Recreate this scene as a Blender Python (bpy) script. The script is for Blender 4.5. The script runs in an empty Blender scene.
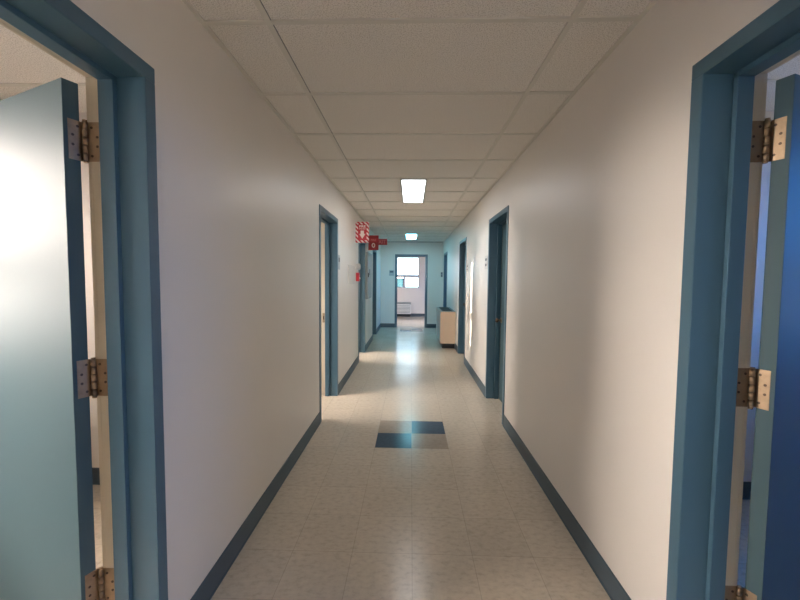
import bpy, bmesh, math
from mathutils import Vector, Matrix

SC = bpy.context.scene
COL = SC.collection
R = math.radians

# ------------------------------------------------------------------ camera
cd = bpy.data.cameras.new('camera')
cam = bpy.data.objects.new('camera', cd)
COL.objects.link(cam)
PITCH, YAW, ROLL = .0556, -.0281, .0086
cy_, sy_ = math.cos(YAW), math.sin(YAW)
cp_, sp_ = math.cos(PITCH), math.sin(PITCH)
cr_, sr_ = math.cos(ROLL), math.sin(ROLL)
r0 = Vector((cy_, -sy_, 0)); yd = Vector((sy_, cy_, 0)); zz = Vector((0, 0, 1))
fwd = cp_ * yd - sp_ * zz
up0 = sp_ * yd + cp_ * zz
rt = cr_ * r0 + sr_ * up0
up = cr_ * up0 - sr_ * r0
m = Matrix((rt, up, -fwd)).transposed().to_4x4()
m.translation = Vector((-.0091, 0, 1.3972))
cam.matrix_world = m
cd.sensor_width = 36.0
cd.lens = 384.86 / 800 * 36
cd.clip_start = .02
SC.camera = cam

# ------------------------------------------------------------------ colour management, world, sun
SC.view_settings.view_transform = 'Standard'
SC.view_settings.look = 'None'
SC.view_settings.gamma = 1.0
SC.view_settings.use_curve_mapping = False
SC.view_settings.exposure = .42
SC.cycles.use_denoising = True
SC.cycles.max_bounces = 10
SC.cycles.diffuse_bounces = 7
SC.cycles.glossy_bounces = 5
SC.cycles.sample_clamp_indirect = 8
SC.cycles.caustics_reflective = False
SC.cycles.caustics_refractive = False

WEST = (1.0, .87, .77); WEST_S = 37.0       # hazy sky on the low-sun side
EAST = (.07, .32, .95); EAST_S = 6.8       # deep blue sky on the shaded side
NORTH = (.55, .82, 1.0); NORTH_S = 5.5
SOUTH = (1.0, .97, .94); SOUTH_S = 26.0
SUN_S = 40.0
LAMP_S = 12.0

w = bpy.data.worlds.new('sky'); SC.world = w; w.use_nodes = True
nt = w.node_tree; nt.nodes.clear()
def N(nt, t, **k):
    n = nt.nodes.new(t)
    for a, b in k.items(): setattr(n, a, b)
    return n
tc = N(nt, 'ShaderNodeTexCoord'); sx = N(nt, 'ShaderNodeSeparateXYZ')
nt.links.new(tc.outputs['Generated'], sx.inputs[0])
def ramp(src, a, b):
    r = N(nt, 'ShaderNodeMapRange'); r.interpolation_type = 'SMOOTHSTEP'
    r.inputs[1].default_value = a; r.inputs[2].default_value = b
    nt.links.new(src, r.inputs[0]); return r.outputs[0]
def mixc(f, a, b):
    x = N(nt, 'ShaderNodeMix', data_type='RGBA')
    nt.links.new(f, x.inputs[0])
    for i, v in ((6, a), (7, b)):
        if isinstance(v, tuple): x.inputs[i].default_value = v
        else: nt.links.new(v, x.inputs[i])
    return x.outputs[2]
def sc4(c, s): return (c[0] * s, c[1] * s, c[2] * s, 1)
a1 = mixc(ramp(sx.outputs[0], -.45, .35), sc4(WEST, WEST_S), sc4(EAST, EAST_S))
a2 = mixc(ramp(sx.outputs[1], .72, .93), a1, sc4(NORTH, NORTH_S))
a2 = mixc(ramp(sx.outputs[1], -.93, -.72), sc4(SOUTH, SOUTH_S), a2)
a3 = mixc(ramp(sx.outputs[2], -.12, -.005), sc4((.75, .85, .9), 1.1), a2)
bg = N(nt, 'ShaderNodeBackground'); nt.links.new(a3, bg.inputs[0])
ow = N(nt, 'ShaderNodeOutputWorld'); nt.links.new(bg.outputs[0], ow.inputs[0])

SUN_M = .766                                  # dY/dX of the beam
SUN_TAN = .124
sd = bpy.data.lights.new('low_sun', 'SUN'); sd.energy = SUN_S; sd.color = (1, .86, .68); sd.angle = R(.06)
so = bpy.data.objects.new('low_sun', sd); COL.objects.link(so)
dirv = Vector((1, SUN_M, 0)).normalized(); dirv.z = -SUN_TAN
so.rotation_euler = dirv.to_track_quat('-Z', 'Y').to_euler()
so.location = (-8, 0, 5)

# ------------------------------------------------------------------ dimensions
XL, XR, H = -.876, .893, 2.4326
TW = .16                                       # corridor wall thickness
YB, YE = -5.6, 10.96                           # back and end of the corridor
OW = 3.03                                      # outer walls' inner face
FT = .3048; XF, YF = .0103, 3.1034             # floor tile grid
YC, CS, XT = 1.6076, .6096, .0115              # ceiling grid
BBH = .112

# ------------------------------------------------------------------ materials
def mat(name, col, rough=.5, metal=0, spec=.5, bump=None, coat=0, mottle=None, emit=None):
    mm = bpy.data.materials.new(name); mm.use_nodes = True
    t = mm.node_tree; b = t.nodes['Principled BSDF']
    b.inputs['Base Color'].default_value = (*col, 1)
    b.inputs['Roughness'].default_value = rough
    b.inputs['Metallic'].default_value = metal
    b.inputs['Specular IOR Level'].default_value = spec
    b.inputs['Coat Weight'].default_value = coat
    if coat: b.inputs['Coat Roughness'].default_value = .12
    co = N(t, 'ShaderNodeTexCoord')
    if bump:
        n = N(t, 'ShaderNodeTexNoise'); n.inputs['Scale'].default_value = bump[0]; n.inputs['Detail'].default_value = 4
        t.links.new(co.outputs['Object'], n.inputs['Vector'])
        bp = N(t, 'ShaderNodeBump'); bp.inputs['Strength'].default_value = bump[1]; bp.inputs['Distance'].default_value = .002
        t.links.new(n.outputs[0], bp.inputs['Height']); t.links.new(bp.outputs[0], b.inputs['Normal'])
    if mottle:
        sc, amt = mottle
        n = N(t, 'ShaderNodeTexNoise'); n.inputs['Scale'].default_value = sc; n.inputs['Detail'].default_value = 5
        t.links.new(co.outputs['Object'], n.inputs['Vector'])
        mx = N(t, 'ShaderNodeMix', data_type='RGBA')
        t.links.new(n.outputs[0], mx.inputs[0])
        mx.inputs[6].default_value = (*[c * (1 - amt) for c in col], 1)
        mx.inputs[7].default_value = (*[min(1, c * (1 + amt)) for c in col], 1)
        t.links.new(mx.outputs[2], b.inputs['Base Color'])
    if emit:
        b.inputs['Emission Color'].default_value = (*emit[:3], 1); b.inputs['Emission Strength'].default_value = emit[3]
    return mm

M = {}
M['wall'] = mat('cream_wall_paint', (.765, .725, .68), .42, bump=(260, .12), mottle=(1.3, .03))
M['blue'] = mat('teal_blue_enamel', (.058, .124, .175), .33, bump=(90, .05), mottle=(3, .06))
M['blue_leaf'] = mat('teal_blue_door_enamel', (.070, .118, .138), .44, spec=.09, bump=(60, .05), mottle=(2, .05))
M['cream'] = mat('cream_frame_paint', (.62, .54, .42), .45, mottle=(6, .05))
M['base'] = mat('dark_slate_vinyl_base', (.062, .094, .122), .45, mottle=(8, .1))
M['bronze'] = mat('aged_bronze', (.34, .245, .16), .42, metal=.7, mottle=(60, .25))
M['screw'] = mat('dark_screw', (.10, .07, .05), .5, metal=.7)
M['steel'] = mat('satin_steel', (.55, .55, .55), .3, metal=1)
M['black'] = mat('black_plastic', (.015, .015, .017), .5)
M['white'] = mat('white_enamel', (.80, .80, .78), .4)
M['tan'] = mat('tan_enamel_panel', (.62, .48, .35), .45, mottle=(4, .04))
M['greymetal'] = mat('grey_enamel', (.33, .37, .38), .4)
M['red'] = mat('red_sign_face', (.50, .014, .03), .4)
M['redd'] = mat('dark_red_sign_face', (.36, .012, .02), .4)
M['signwhite'] = mat('white_sign_print', (.85, .72, .68), .5)
M['rose'] = mat('pale_red_print', (.75, .20, .20), .5)
M['paper'] = mat('grey_white_paper', (.68, .66, .64), .6)
M['plate'] = mat('engraved_plate', (.42, .44, .46), .4)
M['ink_and_shade'] = mat('grey_ink_and_shade', (.10, .11, .13), .6)  # print, also the painted shadow lines of the ceiling grid
M['grid'] = mat('ceiling_grid_paint', (.67, .65, .59), .5)
M['sealb'] = mat('window_aluminium', (.50, .48, .50), .4)
M['diffuser'] = mat('lit_prismatic_diffuser', (.9, .9, .9), .4, emit=(.97, .98, 1.0, LAMP_S))
M['diffuser_cool'] = mat('lit_cool_prismatic_diffuser', (.9, .9, .9), .4, emit=(.26, .80, 1.0, LAMP_S * 1.3))
M['facade'] = mat('pale_teal_facade', (.014, .036, .042), .9, spec=0)
M['facade_dark'] = mat('facade_glazing', (.006, .020, .026), .8, spec=0)
M['asphalt'] = mat('outdoor_ground', (.12, .12, .11), .9)

def glass():
    mm = bpy.data.materials.new('window_glass'); mm.use_nodes = True
    t = mm.node_tree; t.nodes.clear()
    tr = N(t, 'ShaderNodeBsdfTransparent'); gl = N(t, 'ShaderNodeBsdfGlossy'); gl.inputs['Roughness'].default_value = .02
    fr = N(t, 'ShaderNodeFresnel'); fr.inputs[0].default_value = 1.35
    mx = N(t, 'ShaderNodeMixShader'); o = N(t, 'ShaderNodeOutputMaterial')
    t.links.new(fr.outputs[0], mx.inputs[0]); t.links.new(tr.outputs[0], mx.inputs[1]); t.links.new(gl.outputs[0], mx.inputs[2])
    t.links.new(mx.outputs[0], o.inputs[0]); return mm
M['glass'] = glass()

def ceiling_tile():
    mm = mat('mineral_fibre_ceiling_tile', (.58, .52, .44), .85, spec=.2)
    t = mm.node_tree; b = t.nodes['Principled BSDF']
    co = N(t, 'ShaderNodeTexCoord')
    n = N(t, 'ShaderNodeTexNoise'); n.inputs['Scale'].default_value = 190; n.inputs['Detail'].default_value = 3
    t.links.new(co.outputs['Object'], n.inputs['Vector'])
    cr = N(t, 'ShaderNodeValToRGB')
    cr.color_ramp.elements[0].position = .36; cr.color_ramp.elements[0].color = (.58, .55, .50, 1)
    cr.color_ramp.elements[1].position = .52; cr.color_ramp.elements[1].color = (.84, .81, .76, 1)
    t.links.new(n.outputs[0], cr.inputs[0]); t.links.new(cr.outputs[0], b.inputs['Base Color'])
    bp = N(t, 'ShaderNodeBump'); bp.inputs['Strength'].default_value = .5; bp.inputs['Distance'].default_value = .003
    t.links.new(n.outputs[0], bp.inputs['Height']); t.links.new(bp.outputs[0], b.inputs['Normal'])
    return mm
M['tile'] = ceiling_tile()

def floor_mat(name, base, chip=True, seams=True):
    mm = mat(name, base, .24, spec=.18)
    t = mm.node_tree; b = t.nodes['Principled BSDF']; L = t.links.new
    co = N(t, 'ShaderNodeTexCoord'); s = N(t, 'ShaderNodeSeparateXYZ'); L(co.outputs['Object'], s.inputs[0])
    def ma(op, a, bb=None):
        x = N(t, 'ShaderNodeMath', operation=op)
        for i, v in enumerate((a, bb)):
            if v is None: continue
            if isinstance(v, (int, float)): x.inputs[i].default_value = v
            else: L(v, x.inputs[i])
        return x.outputs[0]
    tx = ma('DIVIDE', ma('SUBTRACT', s.outputs[0], XF), FT); ty = ma('DIVIDE', ma('SUBTRACT', s.outputs[1], YF), FT)
    fx, fy = ma('FLOOR', tx), ma('FLOOR', ty)
    cb = N(t, 'ShaderNodeCombineXYZ'); L(fx, cb.inputs[0]); L(fy, cb.inputs[1])
    wn = N(t, 'ShaderNodeTexWhiteNoise', noise_dimensions='2D'); L(cb.outputs[0], wn.inputs[0])
    # chips run one way on half of the tiles, the other way on the rest
    mp = N(t, 'ShaderNodeMapping'); mp.inputs['Scale'].default_value = (1, 1.5, 1); L(co.outputs['Object'], mp.inputs[0])
    n1 = N(t, 'ShaderNodeTexNoise'); n1.inputs['Scale'].default_value = 26; n1.inputs['Detail'].default_value = 5; n1.inputs['Roughness'].default_value = .6
    L(mp.outputs[0], n1.inputs['Vector'])
    r1 = N(t, 'ShaderNodeValToRGB'); e = r1.color_ramp.elements
    e[0].position = .30; e[0].color = (*[c * .84 for c in base], 1)
    e[1].position = .47; e[1].color = (*base, 1)
    x = e.new(.68); x.color = (*[min(1, c * 1.10) for c in base], 1)
    L(n1.outputs[0], r1.inputs[0])
    # scattered dark specks and scuffs
    vo = N(t, 'ShaderNodeTexVoronoi'); vo.inputs['Scale'].default_value = 9; L(co.outputs['Object'], vo.inputs['Vector'])
    sp = N(t, 'ShaderNodeMapRange'); sp.inputs[1].default_value = .025; sp.inputs[2].default_value = .045; sp.inputs[3].default_value = .45; sp.inputs[4].default_value = 1
    L(vo.outputs['Distance'], sp.inputs[0])
    wsel = N(t, 'ShaderNodeTexWhiteNoise', noise_dimensions='3D'); L(vo.outputs['Position'], wsel.inputs[0])
    keep = ma('GREATER_THAN', wsel.outputs[0], .10)
    spk = ma('MAXIMUM', sp.outputs[0], keep)
    var = ma('ADD', ma('MULTIPLY', wn.outputs[0], .07), .965)
    fac = ma('MULTIPLY', var, spk)
    if seams:
        def seam(v):
            f = ma('FRACT', v); d = ma('MINIMUM', f, ma('SUBTRACT', 1.0, f))
            g = N(t, 'ShaderNodeMapRange'); g.inputs[1].default_value = .003; g.inputs[2].default_value = .008; g.inputs[3].default_value = .78; g.inputs[4].default_value = 1
            L(d, g.inputs[0]); return g.outputs[0]
        fac = ma('MULTIPLY', fac, ma('MULTIPLY', seam(tx), seam(ty)))
    vm = N(t, 'ShaderNodeVectorMath', operation='SCALE'); L(r1.outputs[0], vm.inputs[0]); L(fac, vm.inputs['Scale'])
    L(vm.outputs[0], b.inputs['Base Color'])
    n2 = N(t, 'ShaderNodeTexNoise'); n2.inputs['Scale'].default_value = 3.5; n2.inputs['Detail'].default_value = 3; L(co.outputs['Object'], n2.inputs['Vector'])
    rr = N(t, 'ShaderNodeMapRange'); rr.inputs[3].default_value = .14; rr.inputs[4].default_value = .30; L(n2.outputs[0], rr.inputs[0])
    L(rr.outputs[0], b.inputs['Roughness'])
    bp = N(t, 'ShaderNodeBump'); bp.inputs['Strength'].default_value = .10; bp.inputs['Distance'].default_value = .004; L(n2.outputs[0], bp.inputs['Height'])
    L(bp.outputs[0], b.inputs['Normal'])
    return mm
M['floor'] = floor_mat('cream_vinyl_floor_tile', (.53, .465, .38))
M['floor_navy'] = floor_mat('navy_vinyl_floor_tile', (.060, .082, .120), seams=False)
M['floor_taupe'] = floor_mat('taupe_vinyl_floor_tile', (.36, .30, .24), seams=False)

# ------------------------------------------------------------------ mesh helpers
class MB:
    def __init__(s): s.bm = bmesh.new(); s.mats = []
    def mi(s, m):
        if m not in s.mats: s.mats.append(m)
        return s.mats.index(m)
    def box(s, x0, x1, y0, y1, z0, z1, m='wall', bev=0):
        x0, x1 = min(x0, x1), max(x0, x1); y0, y1 = min(y0, y1), max(y0, y1); z0, z1 = min(z0, z1), max(z0, z1)
        r = bmesh.ops.create_cube(s.bm, size=1)
        for v in r['verts']:
            v.co = Vector(((x0 + x1) / 2 + v.co.x * (x1 - x0), (y0 + y1) / 2 + v.co.y * (y1 - y0), (z0 + z1) / 2 + v.co.z * (z1 - z0)))
        fs = set(f for v in r['verts'] for f in v.link_faces); i = s.mi(m)
        for f in fs: f.material_index = i
        if bev:
            es = list(set(e for f in fs for e in f.edges))
            o = bmesh.ops.bevel(s.bm, geom=es, offset=bev, segments=2, profile=.7, affect='EDGES')
            for f in o['faces']: f.material_index = i
        return s
    def cyl(s, c, ax, r, h, m, seg=24, r2=None):
        """cylinder centred at c along axis 'x','y','z'"""
        q = {'z': Matrix(), 'x': Matrix.Rotation(R(90), 4, 'Y'), 'y': Matrix.Rotation(R(90), 4, 'X')}[ax]
        o = bmesh.ops.create_cone(s.bm, cap_ends=True, segments=seg, radius1=r, radius2=r if r2 is None else r2, depth=h, matrix=Matrix.Translation(c) @ q)
        i = s.mi(m)
        for f in set(f for v in o['verts'] for f in v.link_faces):
            f.material_index = i
            if len(f.verts) == 4: f.smooth = True
        return s
    def ball(s, c, r, m, sc=(1, 1, 1), seg=20):
        o = bmesh.ops.create_uvsphere(s.bm, u_segments=seg, v_segments=seg // 2, radius=r, matrix=Matrix.Translation(c) @ Matrix.Diagonal((*sc, 1)))
        i = s.mi(m)
        for f in set(f for v in o['verts'] for f in v.link_faces): f.material_index = i; f.smooth = True
        return s
    def prism(s, pts, ax, a, b, m):
        """closed polygon extruded along an axis; pts are (p, q) in the other two axes' order"""
        def P(p, t): return {'x': (t, p[0], p[1]), 'y': (p[0], t, p[1]), 'z': (p[0], p[1], t)}[ax]
        va = [s.bm.verts.new(P(p, a)) for p in pts]; vb = [s.bm.verts.new(P(p, b)) for p in pts]
        i = s.mi(m); n = len(pts)
        fs = [s.bm.faces.new(va), s.bm.faces.new(vb[::-1])]
        for k in range(n): fs.append(s.bm.faces.new((va[k], vb[k], vb[(k + 1) % n], va[(k + 1) % n])))
        for f in fs: f.material_index = i
        return s
    def build(s, name, parent=None, loc=None):
        bmesh.ops.recalc_face_normals(s.bm, faces=s.bm.faces)
        me = bpy.data.meshes.new(name); s.bm.to_mesh(me); s.bm.free()
        for m in s.mats: me.materials.append(M[m])
        o = bpy.data.objects.new(name, me); COL.objects.link(o)
        if loc: o.location = loc
        if parent: o.parent = parent
        return o

def tag(o, label=None, cat=None, group=None, kind=None):
    if label: o['label'] = label
    if cat: o['category'] = cat
    if group: o['group'] = group
    if kind: o['kind'] = kind
    return o
def empty(name, loc=(0, 0, 0), rz=0, parent=None):
    o = bpy.data.objects.new(name, None); COL.objects.link(o); o.location = loc; o.rotation_euler.z = rz
    o.empty_display_size = .1
    if parent: o.parent = parent
    return o
def struct(mb, name): return tag(mb.build(name), kind='structure')
def text(parent, name, s, size, loc, rot, m, sx=1.0):
    cu = bpy.data.curves.new(name, 'FONT'); cu.body = s; cu.size = size; cu.align_x = 'CENTER'; cu.align_y = 'CENTER'
    cu.extrude = .0006; cu.offset = size * .03
    t = bpy.data.objects.new(name + '_tmp', cu); COL.objects.link(t)
    dg = bpy.context.evaluated_depsgraph_get()
    me = bpy.data.meshes.new_from_object(t.evaluated_get(dg)); bpy.data.objects.remove(t)
    me.materials.clear(); me.materials.append(M[m])
    o = bpy.data.objects.new(name, me); COL.objects.link(o); o.location = loc; o.rotation_euler = rot; o.scale = (sx, 1, 1); o.parent = parent
    return o

# ------------------------------------------------------------------ openings: (near outer, far outer) of the steel frames
DW, DH = .05, 2.085                            # face width, outer height of a frame
DL = [(.382, 1.295), (3.615, 4.520), (6.330, 7.235), (8.670, 9.575)]
DR = [(.386, 1.299), (3.640, 4.530), (6.340, 7.245), (9.690, 10.595)]
ENDX = (-.467, .458)

def wall_y(name, xa, xb, y0, y1, holes, z1=H + .02):
    """wall running along Y between planes xa and xb, holes = (y0, y1, zlo, zhi)"""
    mb = MB(); y = y0
    for a, b, lo, hi in sorted(holes):
        mb.box(xa, xb, y, a, 0, z1)
        if lo > 0: mb.box(xa, xb, a, b, 0, lo)
        mb.box(xa, xb, a, b, hi, z1); y = b
    mb.box(xa, xb, y, y1, 0, z1)
    return struct(mb, name)
def wall_x(name, ya, yb, x0, x1, holes, z1=H + .02):
    mb = MB(); x = x0
    for a, b, lo, hi in sorted(holes):
        mb.box(x, a, ya, yb, 0, z1)
        if lo > 0: mb.box(a, b, ya, yb, 0, lo)
        mb.box(a, b, ya, yb, hi, z1); x = b
    mb.box(x, x1, ya, yb, 0, z1)
    return struct(mb, name)

e = .012                                       # the rough opening is hidden behind the frame's face
dh = lambda L: [(a + e, b - e, 0, DH - e) for a, b in L]
wall_y('wall_left', XL, XL - TW, YB, YE, dh(DL))
wall_y('wall_right', XR, XR + TW, YB, YE, dh(DR))
wall_x('wall_end', YE, YE + TW, -OW, OW, [(ENDX[0] + e, ENDX[1] - e, 0, DH - e)])
wall_x('wall_back', YB - TW, YB, -OW, OW, [(-.65, .65, .9, 2.25)])  # window opening added out of view, lets daylight in from behind
# windows (x or y range, sill, head)
WZ0, WZ1, WRAIL = .98, 2.30, 1.46
WL = [(.15, 2.0), (2.575, 4.35), (5.80, 7.4), (11.2, 12.1)]  # last one is an unseen window added to brighten the end room
WR = [(.1, 2.35), (8.75, 10.7), (11.4, 13.8)]  # last one is an unseen window added to tint the end room bluish
NW = (-1.35, .29, 1.055, 2.195); YN = 14.2
OT = .10
wall_y('wall_outer_left', -OW, -OW - OT, YB - TW, YN + OT, [(a, b, WZ0, WZ1) for a, b in WL])
wall_y('wall_outer_right', OW, OW + OT, YB - TW, YN + OT, [(a, b, WZ0, WZ1) for a, b in WR])
wall_x('wall_far', YN, YN + OT, -OW, OW, [NW])
for nm, x0, x1, ys in (('wall_partition_left', -OW, XL - TW, (-1.5, 2.46, 5.5, 8.3)), ('wall_partition_right', XR + TW, OW, (-1.5, 2.47, 8.5))):
    mb = MB()
    for y in ys: mb.box(x0, x1, y, y + .1, 0, H + .02)
    struct(mb, nm)

# ------------------------------------------------------------------ floor and ceiling
mb = MB()
mb.box(-OW - OT, OW + OT, YB - TW, YN + OT, -.12, 0, 'floor')
for j0 in (0, 23):
    for i, j, m_ in ((-1, 0, 'floor_navy'), (0, 0, 'floor_taupe'), (-1, 1, 'floor_taupe'), (0, 1, 'floor_navy')):
        x, y = XF + i * FT, YF + (j + j0) * FT
        mb.box(x + .001, x + FT - .001, y + .001, y + FT - .001, -.01, .0006, m_)
struct(mb, 'floor')
struct(MB().box(-60, 60, -40, 140, -5.2, -5.0, 'asphalt'), 'ground')

mb = MB()
mb.box(-OW - OT, OW + OT, YB - TW, YN + OT, H + .004, H + .15, 'tile')
struct(mb, 'ceiling')
# suspended ceiling grid of the corridor and of the rooms
def tee_x(mb, x0, x1, y, zt=H + .005): mb.box(x0, x1, y - .012, y + .012, H - .003, zt, 'grid'); mb.box(x0, x1, y + .0122, y + .0142, H + .001, zt - .0006, 'ink_and_shade')  # dark strip paints the thin shadow line along the tee
def tee_y(mb, x, y0, y1, zt=H + .005): mb.box(x - .012, x + .012, y0, y1, H - .0035, zt, 'grid'); mb.box(x + .0122, x + .0138, y0, y1, H + .001, zt - .0006, 'ink_and_shade')  # same painted shadow line, lengthwise
LIGHTS = [(.008, 4.046), (-.012, 8.923)]
mb = MB()
k = math.ceil((YB - YC) / CS)
while YC + k * CS < YE - .05:
    tee_x(mb, XL + .02, XR - .02, YC + k * CS); k += 1
for s in (-1, 1): tee_y(mb, XT + s * .6096, YB + .02, YE - .02)
mb.box(XL, XL + .020, YB, YE, H - .003, H + .005, 'grid'); mb.box(XR - .020, XR, YB, YE, H - .003, H + .005, 'grid')
mb.box(XL + .02, XR - .02, YE - .022, YE, H - .006, H + .005, 'ink_and_shade')
struct(mb, 'trim_1')
mb = MB()
for x0, x1, y0, y1 in ((-OW, XL - TW, -1.4, 2.46), (XR + TW, OW, -1.4, 2.47)):
    y = y0 + .45
    while y < y1: tee_x(mb, x0, x1, y); y += .6096
    x = x0 + .55
    while x < x1: tee_y(mb, x, y0, y1); x += 1.2192
struct(mb, 'trim_2')

# ------------------------------------------------------------------ baseboards
def gaps(y0, y1, holes):
    out = []; y = y0
    for a, b in sorted(holes): out.append((y, a)); y = b
    out.append((y, y1)); return out
def bb_y(name, x, s, segs):
    mb = MB()
    for a, b in segs:
        if b - a > .02: mb.prism([(x, 0), (x + s * .012, 0), (x + s * .007, .010), (x + s * .005, BBH - .006), (x + s * .002, BBH), (x, BBH)], 'y', a, b, 'base')
    struct(mb, name)
def bb_x(name, y, s, segs):
    mb = MB()
    for a, b in segs:
        mb.prism([(y, 0), (y + s * .012, 0), (y + s * .007, .010), (y + s * .005, BBH - .006), (y + s * .002, BBH), (y, BBH)], 'x', a, b, 'base')
    struct(mb, name)
bb_y('baseboard_left', XL, 1, gaps(YB, YE, DL))
bb_y('baseboard_right', XR, -1, gaps(YB, YE, DR))
bb_x('baseboard_end', YE, -1, [(XL, ENDX[0]), (ENDX[1], XR)])
bb_x('baseboard_far', YN, -1, [(-OW, OW)])
bb_x('baseboard_left_room', 2.46, -1, [(-OW, XL - TW)])
bb_x('baseboard_right_room', 2.47, -1, [(XR + TW, OW)])

# ------------------------------------------------------------------ door frames and doors
LEAF_W, LEAF_H, LEAF_T = .808, 2.024, .045
def frame_boxes(mb, P, w):
    """double-rabbet steel frame in local axes: u across the opening 0..w, d depth from the corridor face, z up. P maps (u0,u1,d0,d1)"""
    zi = DH - DW
    for a, b, s in ((0, DW, 1), (w - DW, w, -1)):
        inner = b if s > 0 else a
        P(mb, a, b, -.009, .085, 0, zi + .0005, 'blue', .0035)                                # face and corridor rabbet
        P(mb, *( (a + .01, inner + .016) if s > 0 else (inner - .016, b - .01)), .0852, .135, 0, zi + .0005, 'blue', .003)   # stop
        P(mb, *( (a + .01, inner) if s > 0 else (inner, b - .01)), .1352, .172, 0, zi + .0005, 'cream', 0)
        P(mb, *( (a, inner) if s > 0 else (inner, b)), .1722, .186, 0, zi + .0005, 'cream', .002)
    P(mb, 0, w, -.009, .085, zi, DH, 'blue', .0035)
    P(mb, .01, w - .01, .0852, .135, zi - .016, DH - .01, 'blue', .003)
    P(mb, .01, w - .01, .1352, .172, zi, DH - .01, 'cream', 0)
    P(mb, 0, w, .1722, .186, zi, DH, 'cream', .002)


doors = []
def door(n, side, y0, y1, label, hinge_far=True, opening=0, knob=True):
    """side -1 left wall, 1 right wall. opening in degrees into the room (0 closed)."""
    X = XL if side < 0 else XR
    w_ = y1 - y0
    root = empty('door_%d' % n, (X, (y0 + y1) / 2, 0))
    tag(root, label, 'door', kind='structure')
    def P(mb, u0, u1, d0, d1, z0, z1, m_, bev): mb.box(side * d0, side * d1, y0 + u0 - (y0 + y1) / 2, y0 + u1 - (y0 + y1) / 2, z0, z1, m_, bev)
    mb = MB(); frame_boxes(mb, P, w_); mb.build('door_frame', root)
    ks = 1 if hinge_far else -1
    yk = ((y0 + DW) if hinge_far else (y1 - DW)) - (y0 + y1) / 2
    mb = MB(); mb.box(side * .140, side * .166, yk, yk + ks * .0015, .875, .985, 'bronze'); mb.box(side * .147, side * .160, yk + ks * .0015, yk + ks * .002, .91, .95, 'screw')
    mb.build('strike_plate', root)
    # leaf in its own frame: pin at origin, closed leaf along +a (a = away from hinge jamb), depth b = towards corridor negative
    hj = (y1 - DW) if hinge_far else (y0 + DW)           # hinge rabbet plane
    s_y = -1 if hinge_far else 1                          # closed leaf runs this way along Y
    PX, PY = side * .190, hj + s_y * .006 - (y0 + y1) / 2  # pin, just clear of the room face
    pivot = Matrix.Translation((PX, PY, 0))
    # opening rotates the leaf from s_y*Y towards side*X
    sign = -1 if (side * s_y) > 0 else 1
    rot = Matrix.Rotation(sign * R(opening), 4, 'Z')
    lw = w_ - 2 * DW - .006
    g = .0125                                             # leaf edge set off from the pin
    mb = MB()
    # closed-position coordinates relative to the pin: a along s_y*Y, b along -side*X (towards the corridor)
    def bx(mb, a0, a1, b0, b1, z0, z1, m_, bev=0): mb.box(-side * b0, -side * b1, s_y * a0, s_y * a1, z0, z1, m_, bev)
    A0, B0, B1 = (.012 if opening else -.003), .007, .007 + LEAF_T
    bx(mb, A0, A0 + lw, B0, B1, .008, .008 + LEAF_H - (.022 if opening else 0), 'blue_leaf', .002)
    leaf = mb.build('door_leaf', root); leaf.matrix_local = pivot @ rot
    if knob:
        mb = MB(); ka = A0 + lw - .065
        for q, b in ((1, B1), (-1, B0)):
            cx = -side * (b + q * .004); yy = s_y * ka
            mb.cyl((cx, yy, .93), 'x', .032, .008, 'bronze'); mb.cyl((-side * (b + q * .022), yy, .93), 'x', .011, .036, 'bronze')
            mb.ball((-side * (b + q * .052), yy, .93), .027, 'screw', (.75, 1, 1))
        kn = mb.build('knob', leaf)
        mb = MB(); bx(mb, A0 + lw, A0 + lw + .0012, B0 + .012, B1 - .010, .895, .965, 'bronze')
        mb.build('latch_plate', leaf)
    if opening:
        hz = [1.830, 1.058, .330]
        for z in hz:
            mb = MB(); hh = .125; t_ = .0016
            # plate let into the leaf's hinge edge (a = A0 plane)
            bx(mb, A0 - t_, A0 + .0001, -.002, .040, z - hh / 2, z + hh / 2, 'bronze', .0005)
            for k2 in range(4):
                bb_ = .014 if k2 in (0, 3) else .028
                mb.cyl((-side * bb_, s_y * (A0 - t_ - .0003), z + (1.5 - k2) * .030), 'y', .0042, .0012, 'screw', 10)
            bx(mb, -.003, A0, -.0025, .0005, z - hh / 2, z + hh / 2, 'bronze')
            # knuckles around the pin
            for k2 in range(5):
                zc = z + (2 - k2) * hh / 5
                mb.cyl((0, -s_y * .003, zc), 'z', .0078, hh / 5 - .0016, 'bronze', 18)
            mb.cyl((0, -s_y * .003, z), 'z', .0058, hh + .002, 'screw', 14)
            for q in (-1, 1): mb.cyl((0, -s_y * .003, z + q * (hh / 2 + .0025)), 'z', .0066, .005, 'bronze', 14, r2=.0066)
            mb.build('hinge', leaf)
        # matching plates on the jamb
        for z in hz:
            mb = MB(); hh = .125
            y_r = hj - (y0 + y1) / 2; x0_, x1_ = side * .1365, side * .187
            mb.box(x0_, x1_, y_r, y_r + s_y * .0018, z - hh / 2, z + hh / 2, 'bronze')
            for k2 in range(4):
                xx = side * (.170 if k2 in (0, 3) else .152)
                mb.cyl((xx, y_r + s_y * .0022, z + (1.5 - k2) * .030), 'y', .0042, .0012, 'screw', 10)
            mb.build('jamb_hinge_plate', root)
    doors.append(root)
    return root

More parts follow.
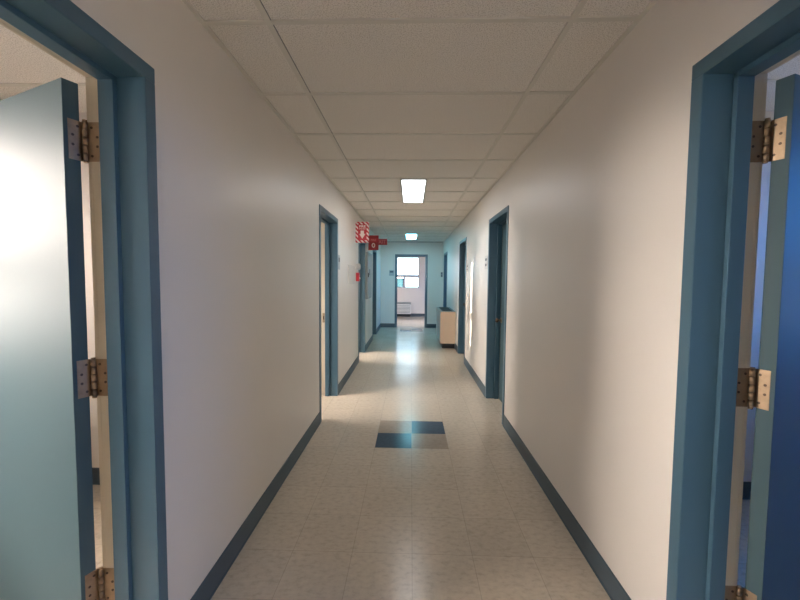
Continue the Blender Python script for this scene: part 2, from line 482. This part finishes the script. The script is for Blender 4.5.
door(1, -1, *DL[0], 'teal blue door swung open at the left edge, nearest the camera on the left wall', True, 113)
door(2, -1, *DL[1], 'blue framed open doorway second along the left wall, cream rebate showing', False, 97)
door(3, -1, *DL[2], 'grey blue framed doorway on the left wall under the striped red sign', False, 96)
door(4, -1, *DL[3], 'dark blue framed doorway last on the left wall, before the end wall', False, 0)
door(5, 1, *DR[0], 'dark blue door swung open at the right edge, nearest the camera on the right wall', True, 113)
door(6, 1, *DR[1], 'closed blue door second along the right wall with a dark round knob', False, 0)
door(7, 1, *DR[2], 'dark blue framed doorway on the right wall just before the tan heater', False, 0)
door(8, 1, *DR[3], 'narrow looking blue doorway last on the right wall, behind the tan heater', False, 95)

# end doorway frame (no leaf in sight)
root = empty('door_9', ((ENDX[0] + ENDX[1]) / 2, YE, 0)); tag(root, 'open blue framed doorway in the end wall with a bright window beyond', 'door', kind='structure')
xc = (ENDX[0] + ENDX[1]) / 2
def P(mb, u0, u1, d0, d1, z0, z1, m_, bev): mb.box(ENDX[0] + u0 - xc, ENDX[0] + u1 - xc, d0, d1, z0, z1, m_, bev)
mb = MB(); frame_boxes(mb, P, ENDX[1] - ENDX[0]); mb.build('door_frame', root)

# ------------------------------------------------------------------ windows
def window(n, plane, pos, out, a, b, z0, z1, rail, mull, label):
    """plane 'x' or 'y'; pos inner face; out = direction of outside; a..b along the wall"""
    c = (a + b) / 2
    root = empty('window_%d' % n, (pos, c, z0) if plane == 'x' else (c, pos, z0)); tag(root, label, 'window', kind='structure')
    def bx(mb, u0, u1, d0, d1, q0, q1, m_, bev=0):
        if plane == 'x': mb.box(out * d0, out * d1, u0 - c, u1 - c, q0 - z0, q1 - z0, m_, bev)
        else: mb.box(u0 - c, u1 - c, out * d0, out * d1, q0 - z0, q1 - z0, m_, bev)
    f = .035; d0, d1 = .035, .085
    mb = MB()
    bx(mb, a, a + f, d0, d1, z0, z1, 'sealb'); bx(mb, b - f, b, d0, d1, z0, z1, 'sealb')
    bx(mb, a + f, b - f, d0, d1, z0, z0 + f, 'sealb'); bx(mb, a + f, b - f, d0, d1, z1 - f, z1, 'sealb')
    bx(mb, a + f, b - f, d0 - .008, d1, rail - .05, rail + .05, 'sealb')
    mb.build('window_frame', root)
    mb = MB(); bx(mb, mull - .035, mull + .035, d0 + .005, d1 - .01, z0 + f, rail - .035, 'sealb'); mb.build('mullion', root)
    mb = MB(); bx(mb, a + f, b - f, .058, .062, rail + .035, z1 - f, 'glass'); mb.build('pane', root)
    mb = MB(); bx(mb, a + f, mull - .02, .058, .062, z0 + f, rail - .035, 'glass'); mb.build('pane', root)
    mb = MB(); bx(mb, mull + .02, b - f, .058, .062, z0 + f, rail - .035, 'glass'); mb.build('pane', root)
    mb = MB(); bx(mb, a - .03, b + .03, -.05, -.001, z0 - .03, z0, 'white', .003); mb.build('window_sill', root)
    # sky portal just outside the glass
    ld = bpy.data.lights.new('sky_portal', 'AREA'); ld.shape = 'RECTANGLE'; ld.size = b - a; ld.size_y = z1 - z0; ld.cycles.is_portal = True
    lo = bpy.data.objects.new('sky_portal', ld); COL.objects.link(lo)
    zc = (z0 + z1) / 2
    p = Vector((pos + out * .097, c, zc)) if plane == 'x' else Vector((c, pos + out * .097, zc))
    inward = Vector((-out, 0, 0)) if plane == 'x' else Vector((0, -out, 0))
    lo.location = p; lo.rotation_euler = inward.to_track_quat('-Z', 'Y').to_euler()
window(1, 'y', YN, 1, NW[0], NW[1], NW[2], NW[3], 1.49, -.25, 'bright aluminium window seen through the end doorway')
for i, (a, b) in enumerate(WL): window(2 + i, 'x', -OW, -1, a, b, WZ0, WZ1, WRAIL, (a + b) / 2, 'aluminium window of %s left side room' % ('the nearest', 'the second', 'the third', 'the end (added for light)')[i])
for i, (a, b) in enumerate(WR): window(6 + i, 'x', OW, 1, a, b, WZ0, WZ1, WRAIL, (a + b) / 2, 'aluminium window of the %s right side room' % ('nearest', 'last', 'end (added for light)')[i])

window(9, 'y', YB, -1, -.65, .65, .9, 2.25, 1.46, 0, 'aluminium window added behind the camera, unseen daylight source for the near corridor')  # added out of view to brighten the near corridor

# ------------------------------------------------------------------ ceiling lights
names = ['lit rectangular ceiling light panel, the larger nearer one above the corridor', 'lit rectangular ceiling light panel, the small far one near the end wall']
for (x, y), lb in zip(LIGHTS, names):
    root = empty('ceiling_light', (x, y + .61, H)); tag(root, lb, 'ceiling light', 'recessed corridor light panels')
    hw, hl = .137, .598
    mb = MB(); z0, z1 = -.012, .004
    mb.box(-hw, -hw + .014, -hl, hl, z0, z1, 'greymetal'); mb.box(hw - .014, hw, -hl, hl, z0, z1, 'greymetal')
    mb.box(-hw + .014, hw - .014, -hl, -hl + .014, z0, z1, 'greymetal'); mb.box(-hw + .014, hw - .014, hl - .014, hl, z0, z1, 'greymetal')
    mb.build('light_frame', root)
    MB().box(-hw + .0142, hw - .0142, -hl + .0142, hl - .0142, -.008, .003, 'diffuser_cool' if y > 8 else 'diffuser').build('diffuser', root)

# ------------------------------------------------------------------ heater (fan-coil cabinet) against the right wall
hx0, hy0, hy1, hz = .590, 7.70, 8.95, .745
root = empty('heater_cabinet', ((hx0 + XR) / 2, (hy0 + hy1) / 2, 0)); tag(root, 'tan sided floor heater cabinet with black top grille against the right wall', 'heater')
cx, cyy = (hx0 + XR) / 2, (hy0 + hy1) / 2
W2, L2 = (XR - hx0) / 2 - .003, (hy1 - hy0) / 2
MB().box(-W2, W2, -L2 + .012, L2 - .012, .105, hz - .012, 'greymetal', .006).build('body', root)
for s in (-1, 1): MB().box(-W2 - .004, W2, s * L2, s * (L2 - .0118), .10, hz - .004, 'tan', .003).build('end_panel', root)
MB().box(-W2 + .04, W2 - .01, -L2 + .03, L2 - .03, 0, .1045, 'black').build('plinth', root)
MB().box(-W2 - .002, W2, -L2 + .004, L2 - .004, hz - .0118, hz, 'greymetal', .003).build('top_plate', root)
mb = MB()
mb.box(-W2 + .045, W2 - .05, -L2 + .07, L2 - .07, hz + .0002, hz + .002, 'black')
for i in range(17): mb.box(-W2 + .05 + i * .0115, -W2 + .053 + i * .0115, -L2 + .075, L2 - .075, hz + .002, hz + .007, 'black')
mb.build('top_grille', root)
MB().box(-W2 - .007, -W2 + .001, -L2 + .05, L2 - .05, .16, hz - .09, 'greymetal', .003).build('front_panel', root)

# ------------------------------------------------------------------ convector in the end room
root = empty('wall_heater', (-.47, YN - .07, 0)); tag(root, 'low white convector heater under the far window, seen through the end doorway', 'heater')
MB().box(-.47, .47, -.055, .068, .10, .46, 'white', .008).build('body', root)
mb = MB()
for i in range(6): mb.box(-.43, .43, -.0605, -.0552, .14 + i * .05, .165 + i * .05, 'greymetal', .001)
mb.build('louvre', root)
mb = MB(); mb.box(-.46, .46, -.045, .06, .4602, .475, 'greymetal')
for i in range(22): mb.box(-.45 + i * .042, -.425 + i * .042, -.055, .06, .475, .535, 'greymetal')
mb.build('top_grille', root)
MB().box(-.45, .45, -.03, .06, 0, .0998, 'black').build('plinth', root)

# ------------------------------------------------------------------ signs projecting from the left wall
def flag(name, label, y, x1, z0, z1):
    wd = x1 - XL
    root = empty(name, (XL, y, z0)); tag(root, label, 'sign')
    MB().box(0.0, .004, -.012, .012, .0, z1 - z0, 'white').build('bracket', root)
    return root, wd, z1 - z0
sr, wd, hh = flag('fire_sign', 'red sign with slanted white striped border and a down arrow, nearest of three', 5.9, -.656, 1.937, 2.255)
x0 = .014; wd -= x0
MB().box(x0, x0 + wd, -.002, .002, 0, hh, 'signwhite').build('panel', sr)
# red stripes of the border: slanted parallelograms clipped to the panel
mb = MB()
def clip(poly, x0, x1, z0, z1):
    def cl(p, f, t):
        out = []
        for i in range(len(p)):
            a, b = p[i], p[(i + 1) % len(p)]; fa, fb = f(a), f(b)
            if fa >= 0: out.append(a)
            if fa * fb < 0:
                k = fa / (fa - fb); out.append((a[0] + (b[0] - a[0]) * k, a[1] + (b[1] - a[1]) * k))
        return out
    for f in (lambda p: p[0] - x0, lambda p: x1 - p[0], lambda p: p[1] - z0, lambda p: z1 - p[1]):
        if poly: poly = cl(poly, f, 0)
    return poly
for i in range(-10, 16):
    z = i * .064
    for (qx0, qx1, qz0, qz1) in ((x0, x0 + .037, 0, hh), (x0 + wd - .037, x0 + wd, 0, hh), (x0 + .037, x0 + wd - .037, 0, .038), (x0 + .037, x0 + wd - .037, hh - .038, hh)):
        pl = clip([(x0, z + wd), (x0 + wd, z), (x0 + wd, z + .034), (x0, z + wd + .034)], qx0, qx1, qz0, qz1)
        if len(pl) >= 3: mb.prism(pl, 'y', -.0034, -.0021, 'red')
mb.box(x0 + .037, x0 + wd - .037, -.0036, -.0021, .038, hh - .038, 'red')
mb.build('red_print', sr)
text(sr, 'lettering', 'FIRE', .048, (x0 + wd / 2, -.0045, hh - .070), (R(90), 0, 0), 'signwhite', 1.15)
text(sr, 'lettering', 'EXTINGUISHER', .018, (x0 + wd / 2, -.0045, hh - .108), (R(90), 0, 0), 'signwhite', .82)
mb = MB(); c = x0 + wd / 2
mb.prism([(c - .026, .185), (c + .026, .185), (c + .026, .135), (c + .048, .135), (c, .062), (c - .048, .135), (c - .026, .135)], 'y', -.005, -.0037, 'signwhite'); mb.build('arrow', sr)

sr, wd, hh = flag('fire_sign', 'dark red sign with a round white symbol, middle of the three red signs', 7.65, -.657, 1.955, 2.245)
x0 = .014; wd -= x0; c = x0 + wd / 2
MB().box(x0, x0 + wd, -.002, .002, 0, hh, 'redd').build('panel', sr)
MB().box(x0, x0 + wd, -.0034, -.0021, hh - .135, hh - .05, 'red').build('band', sr)
text(sr, 'lettering', 'FIRE', .050, (c, -.0045, hh - .095), (R(90), 0, 0), 'rose', 1.2)
mb = MB()
o = [(c + .034 * math.cos(t * math.pi / 12), .095 + .046 * math.sin(t * math.pi / 12)) for t in range(24)]
ii = [(c + .016 * math.cos(t * math.pi / 12), .095 + .026 * math.sin(t * math.pi / 12)) for t in range(24)]
for t in range(24):
    u = (t + 1) % 24; mb.prism([o[t], o[u], ii[u], ii[t]], 'y', -.0034, -.0021, 'signwhite')
mb.build('symbol', sr)

sr, wd, hh = flag('exit_sign', 'small wide bright red sign, farthest of the three red signs', 9.0, -.572, 2.175, 2.312)
MB().box(.014, wd, -.02, .02, 0, hh, 'red', .004).build('housing', sr)
text(sr, 'lettering', 'EXIT', .115, ((wd + .014) / 2, -.0215, hh / 2), (R(90), 0, 0), 'rose', .95)

# ------------------------------------------------------------------ things on the left wall
root = empty('fire_hose_cabinet', (XL, 7.67, 1.0)); tag(root, 'grey metal wall cabinet on the left wall between the third and last doorways', 'cabinet')
mb = MB(); a = .36; hh = .90; f = .045
mb.box(.001, .045, -a, -a + f, 0, hh, 'greymetal', .003); mb.box(.001, .045, a - f, a, 0, hh, 'greymetal', .003)
mb.box(.001, .045, -a + f, a - f, 0, f, 'greymetal', .003); mb.box(.001, .045, -a + f, a - f, hh - f, hh, 'greymetal', .003)
mb.build('frame', root)
MB().box(.002, .012, -a + f, a - f, f, hh - f, 'ink_and_shade').build('back_panel', root)
MB().box(.030, .038, -a + f + .004, a - f - .004, f + .004, hh - f - .004, 'greymetal', .002).build('door_panel', root)
MB().box(.038, .058, -a + .06, -a + .08, .42, .50, 'black', .003).build('handle', root)
MB().box(.0382, .0395, -.03, .10, .46, .58, 'ink_and_shade').build('notice', root)

root = empty('paper_notice', (XL, 5.56, 1.31)); tag(root, 'pale framed paper notice on the left wall before the red alarm box', 'notice')
MB().box(.001, .012, -.27, .27, 0, .27, 'paper', .002).build('frame', root)
MB().box(.0121, .0132, -.25, .25, .02, .25, 'paper').build('sheet', root)

root = empty('fire_alarm_pull', (XL, 6.10, 1.35)); tag(root, 'small red fire alarm pull box on the left wall below the white bell', 'alarm')
MB().box(.001, .050, -.055, .055, 0, .135, 'red', .005).build('body', root)
MB().box(.0502, .060, -.040, .040, .035, .060, 'signwhite', .002).build('pull_handle', root)

root = empty('alarm_bell', (XL, 6.10, 1.58)); tag(root, 'white round alarm bell on the left wall above the red box', 'alarm')
MB().box(.001, .03, -.04, .04, -.04, .04, 'paper', .004).build('back_box', root)
MB().cyl((.042, 0, 0), 'x', .050, .024, 'paper', 28).ball((.052, 0, 0), .045, 'paper', (.35, 1, 1)).build('gong', root)

# ------------------------------------------------------------------ room number plates
def plate_x(y, z0, z1, hw, label, m_='plate'):
    root = empty('room_number_plate', (XR, y, z0)); tag(root, label, 'sign')
    MB().box(-.006, -.0005, -hw, hw, 0, z1 - z0, m_, .001).build('plate', root)
    mb = MB(); h = z1 - z0
    mb.box(-.0072, -.0061, -hw * .6, hw * .6, h * .62, h * .80, 'ink_and_shade'); mb.box(-.0072, -.0061, -hw * .5, hw * .5, h * .22, h * .40, 'ink_and_shade'); mb.build('marking', root)
plate_x(6.19, 1.51, 1.64, .075, 'small pale room plate on the right wall beside the doorway before the tan heater', 'paper')
plate_x(4.66, 1.52, 1.68, .075, 'small pale room plate on the right wall beside the closed blue door', 'paper')
root = empty('room_number_plate', (XL, 4.60, 1.50)); tag(root, 'small pale room plate on the left wall just past the second doorway', 'sign')
MB().box(.0005, .006, -.055, .055, 0, .17, 'plate', .001).build('plate', root)
MB().box(.0061, .0072, -.035, .035, .09, .14, 'ink_and_shade').build('marking', root)
root = empty('room_number_plate', (-.562, YE, 1.475)); tag(root, 'grey room plate on the end wall left of the open doorway', 'sign')
MB().box(-.07, .07, -.006, -.0005, 0, .16, 'plate', .001).build('plate', root)
MB().box(-.05, .05, -.0072, -.0061, .09, .135, 'ink_and_shade').build('marking', root)
root = empty('switch_plate', (.858, YE, 1.455)); tag(root, 'narrow dark plate at the right corner of the end wall', 'switch')
MB().box(-.024, .024, -.012, -.0005, 0, .13, 'ink_and_shade', .002).build('plate', root)
MB().box(-.008, .008, -.018, -.0121, .045, .085, 'plate', .001).build('toggle', root)

# ------------------------------------------------------------------ outside, beyond the end window
root = empty('building', (-3.4, 60, -5)); tag(root, 'pale teal building outside, glimpsed through the lower left pane of the far window', 'building')
MB().box(-3.6, 2.1, 0, 8, 0, 6.5, 'facade').build('wall', root)
MB().box(-3.8, 2.3, -.2, 8.2, 6.5, 6.7, 'white').build('roof', root)
for i in range(3): MB().box(-3.0 + i * 1.7, -1.9 + i * 1.7, -.04, -.001, 4.0, 5.2, 'facade_dark').build('window', root)

for nm_y0, nm_y1, lb in ((-10.8, -8.45, 'added sun blocker block outside the left rooms, the southern one'), (-7.14, -5.3, 'added sun blocker block outside the left rooms, the northern one'), (.8, 3.2, 'added sun blocker block beside the end room')):
    root = empty('building', (-16.0, (nm_y0 + nm_y1) / 2, -5)); tag(root, lb, 'building')
    h_ = (nm_y1 - nm_y0) / 2
    MB().box(-1.5, 0, -h_, h_, 0, 11.0, 'tan').build('wall', root)
    MB().box(-1.6, .1, -h_, h_, 11.0, 11.2, 'greymetal').build('roof', root)
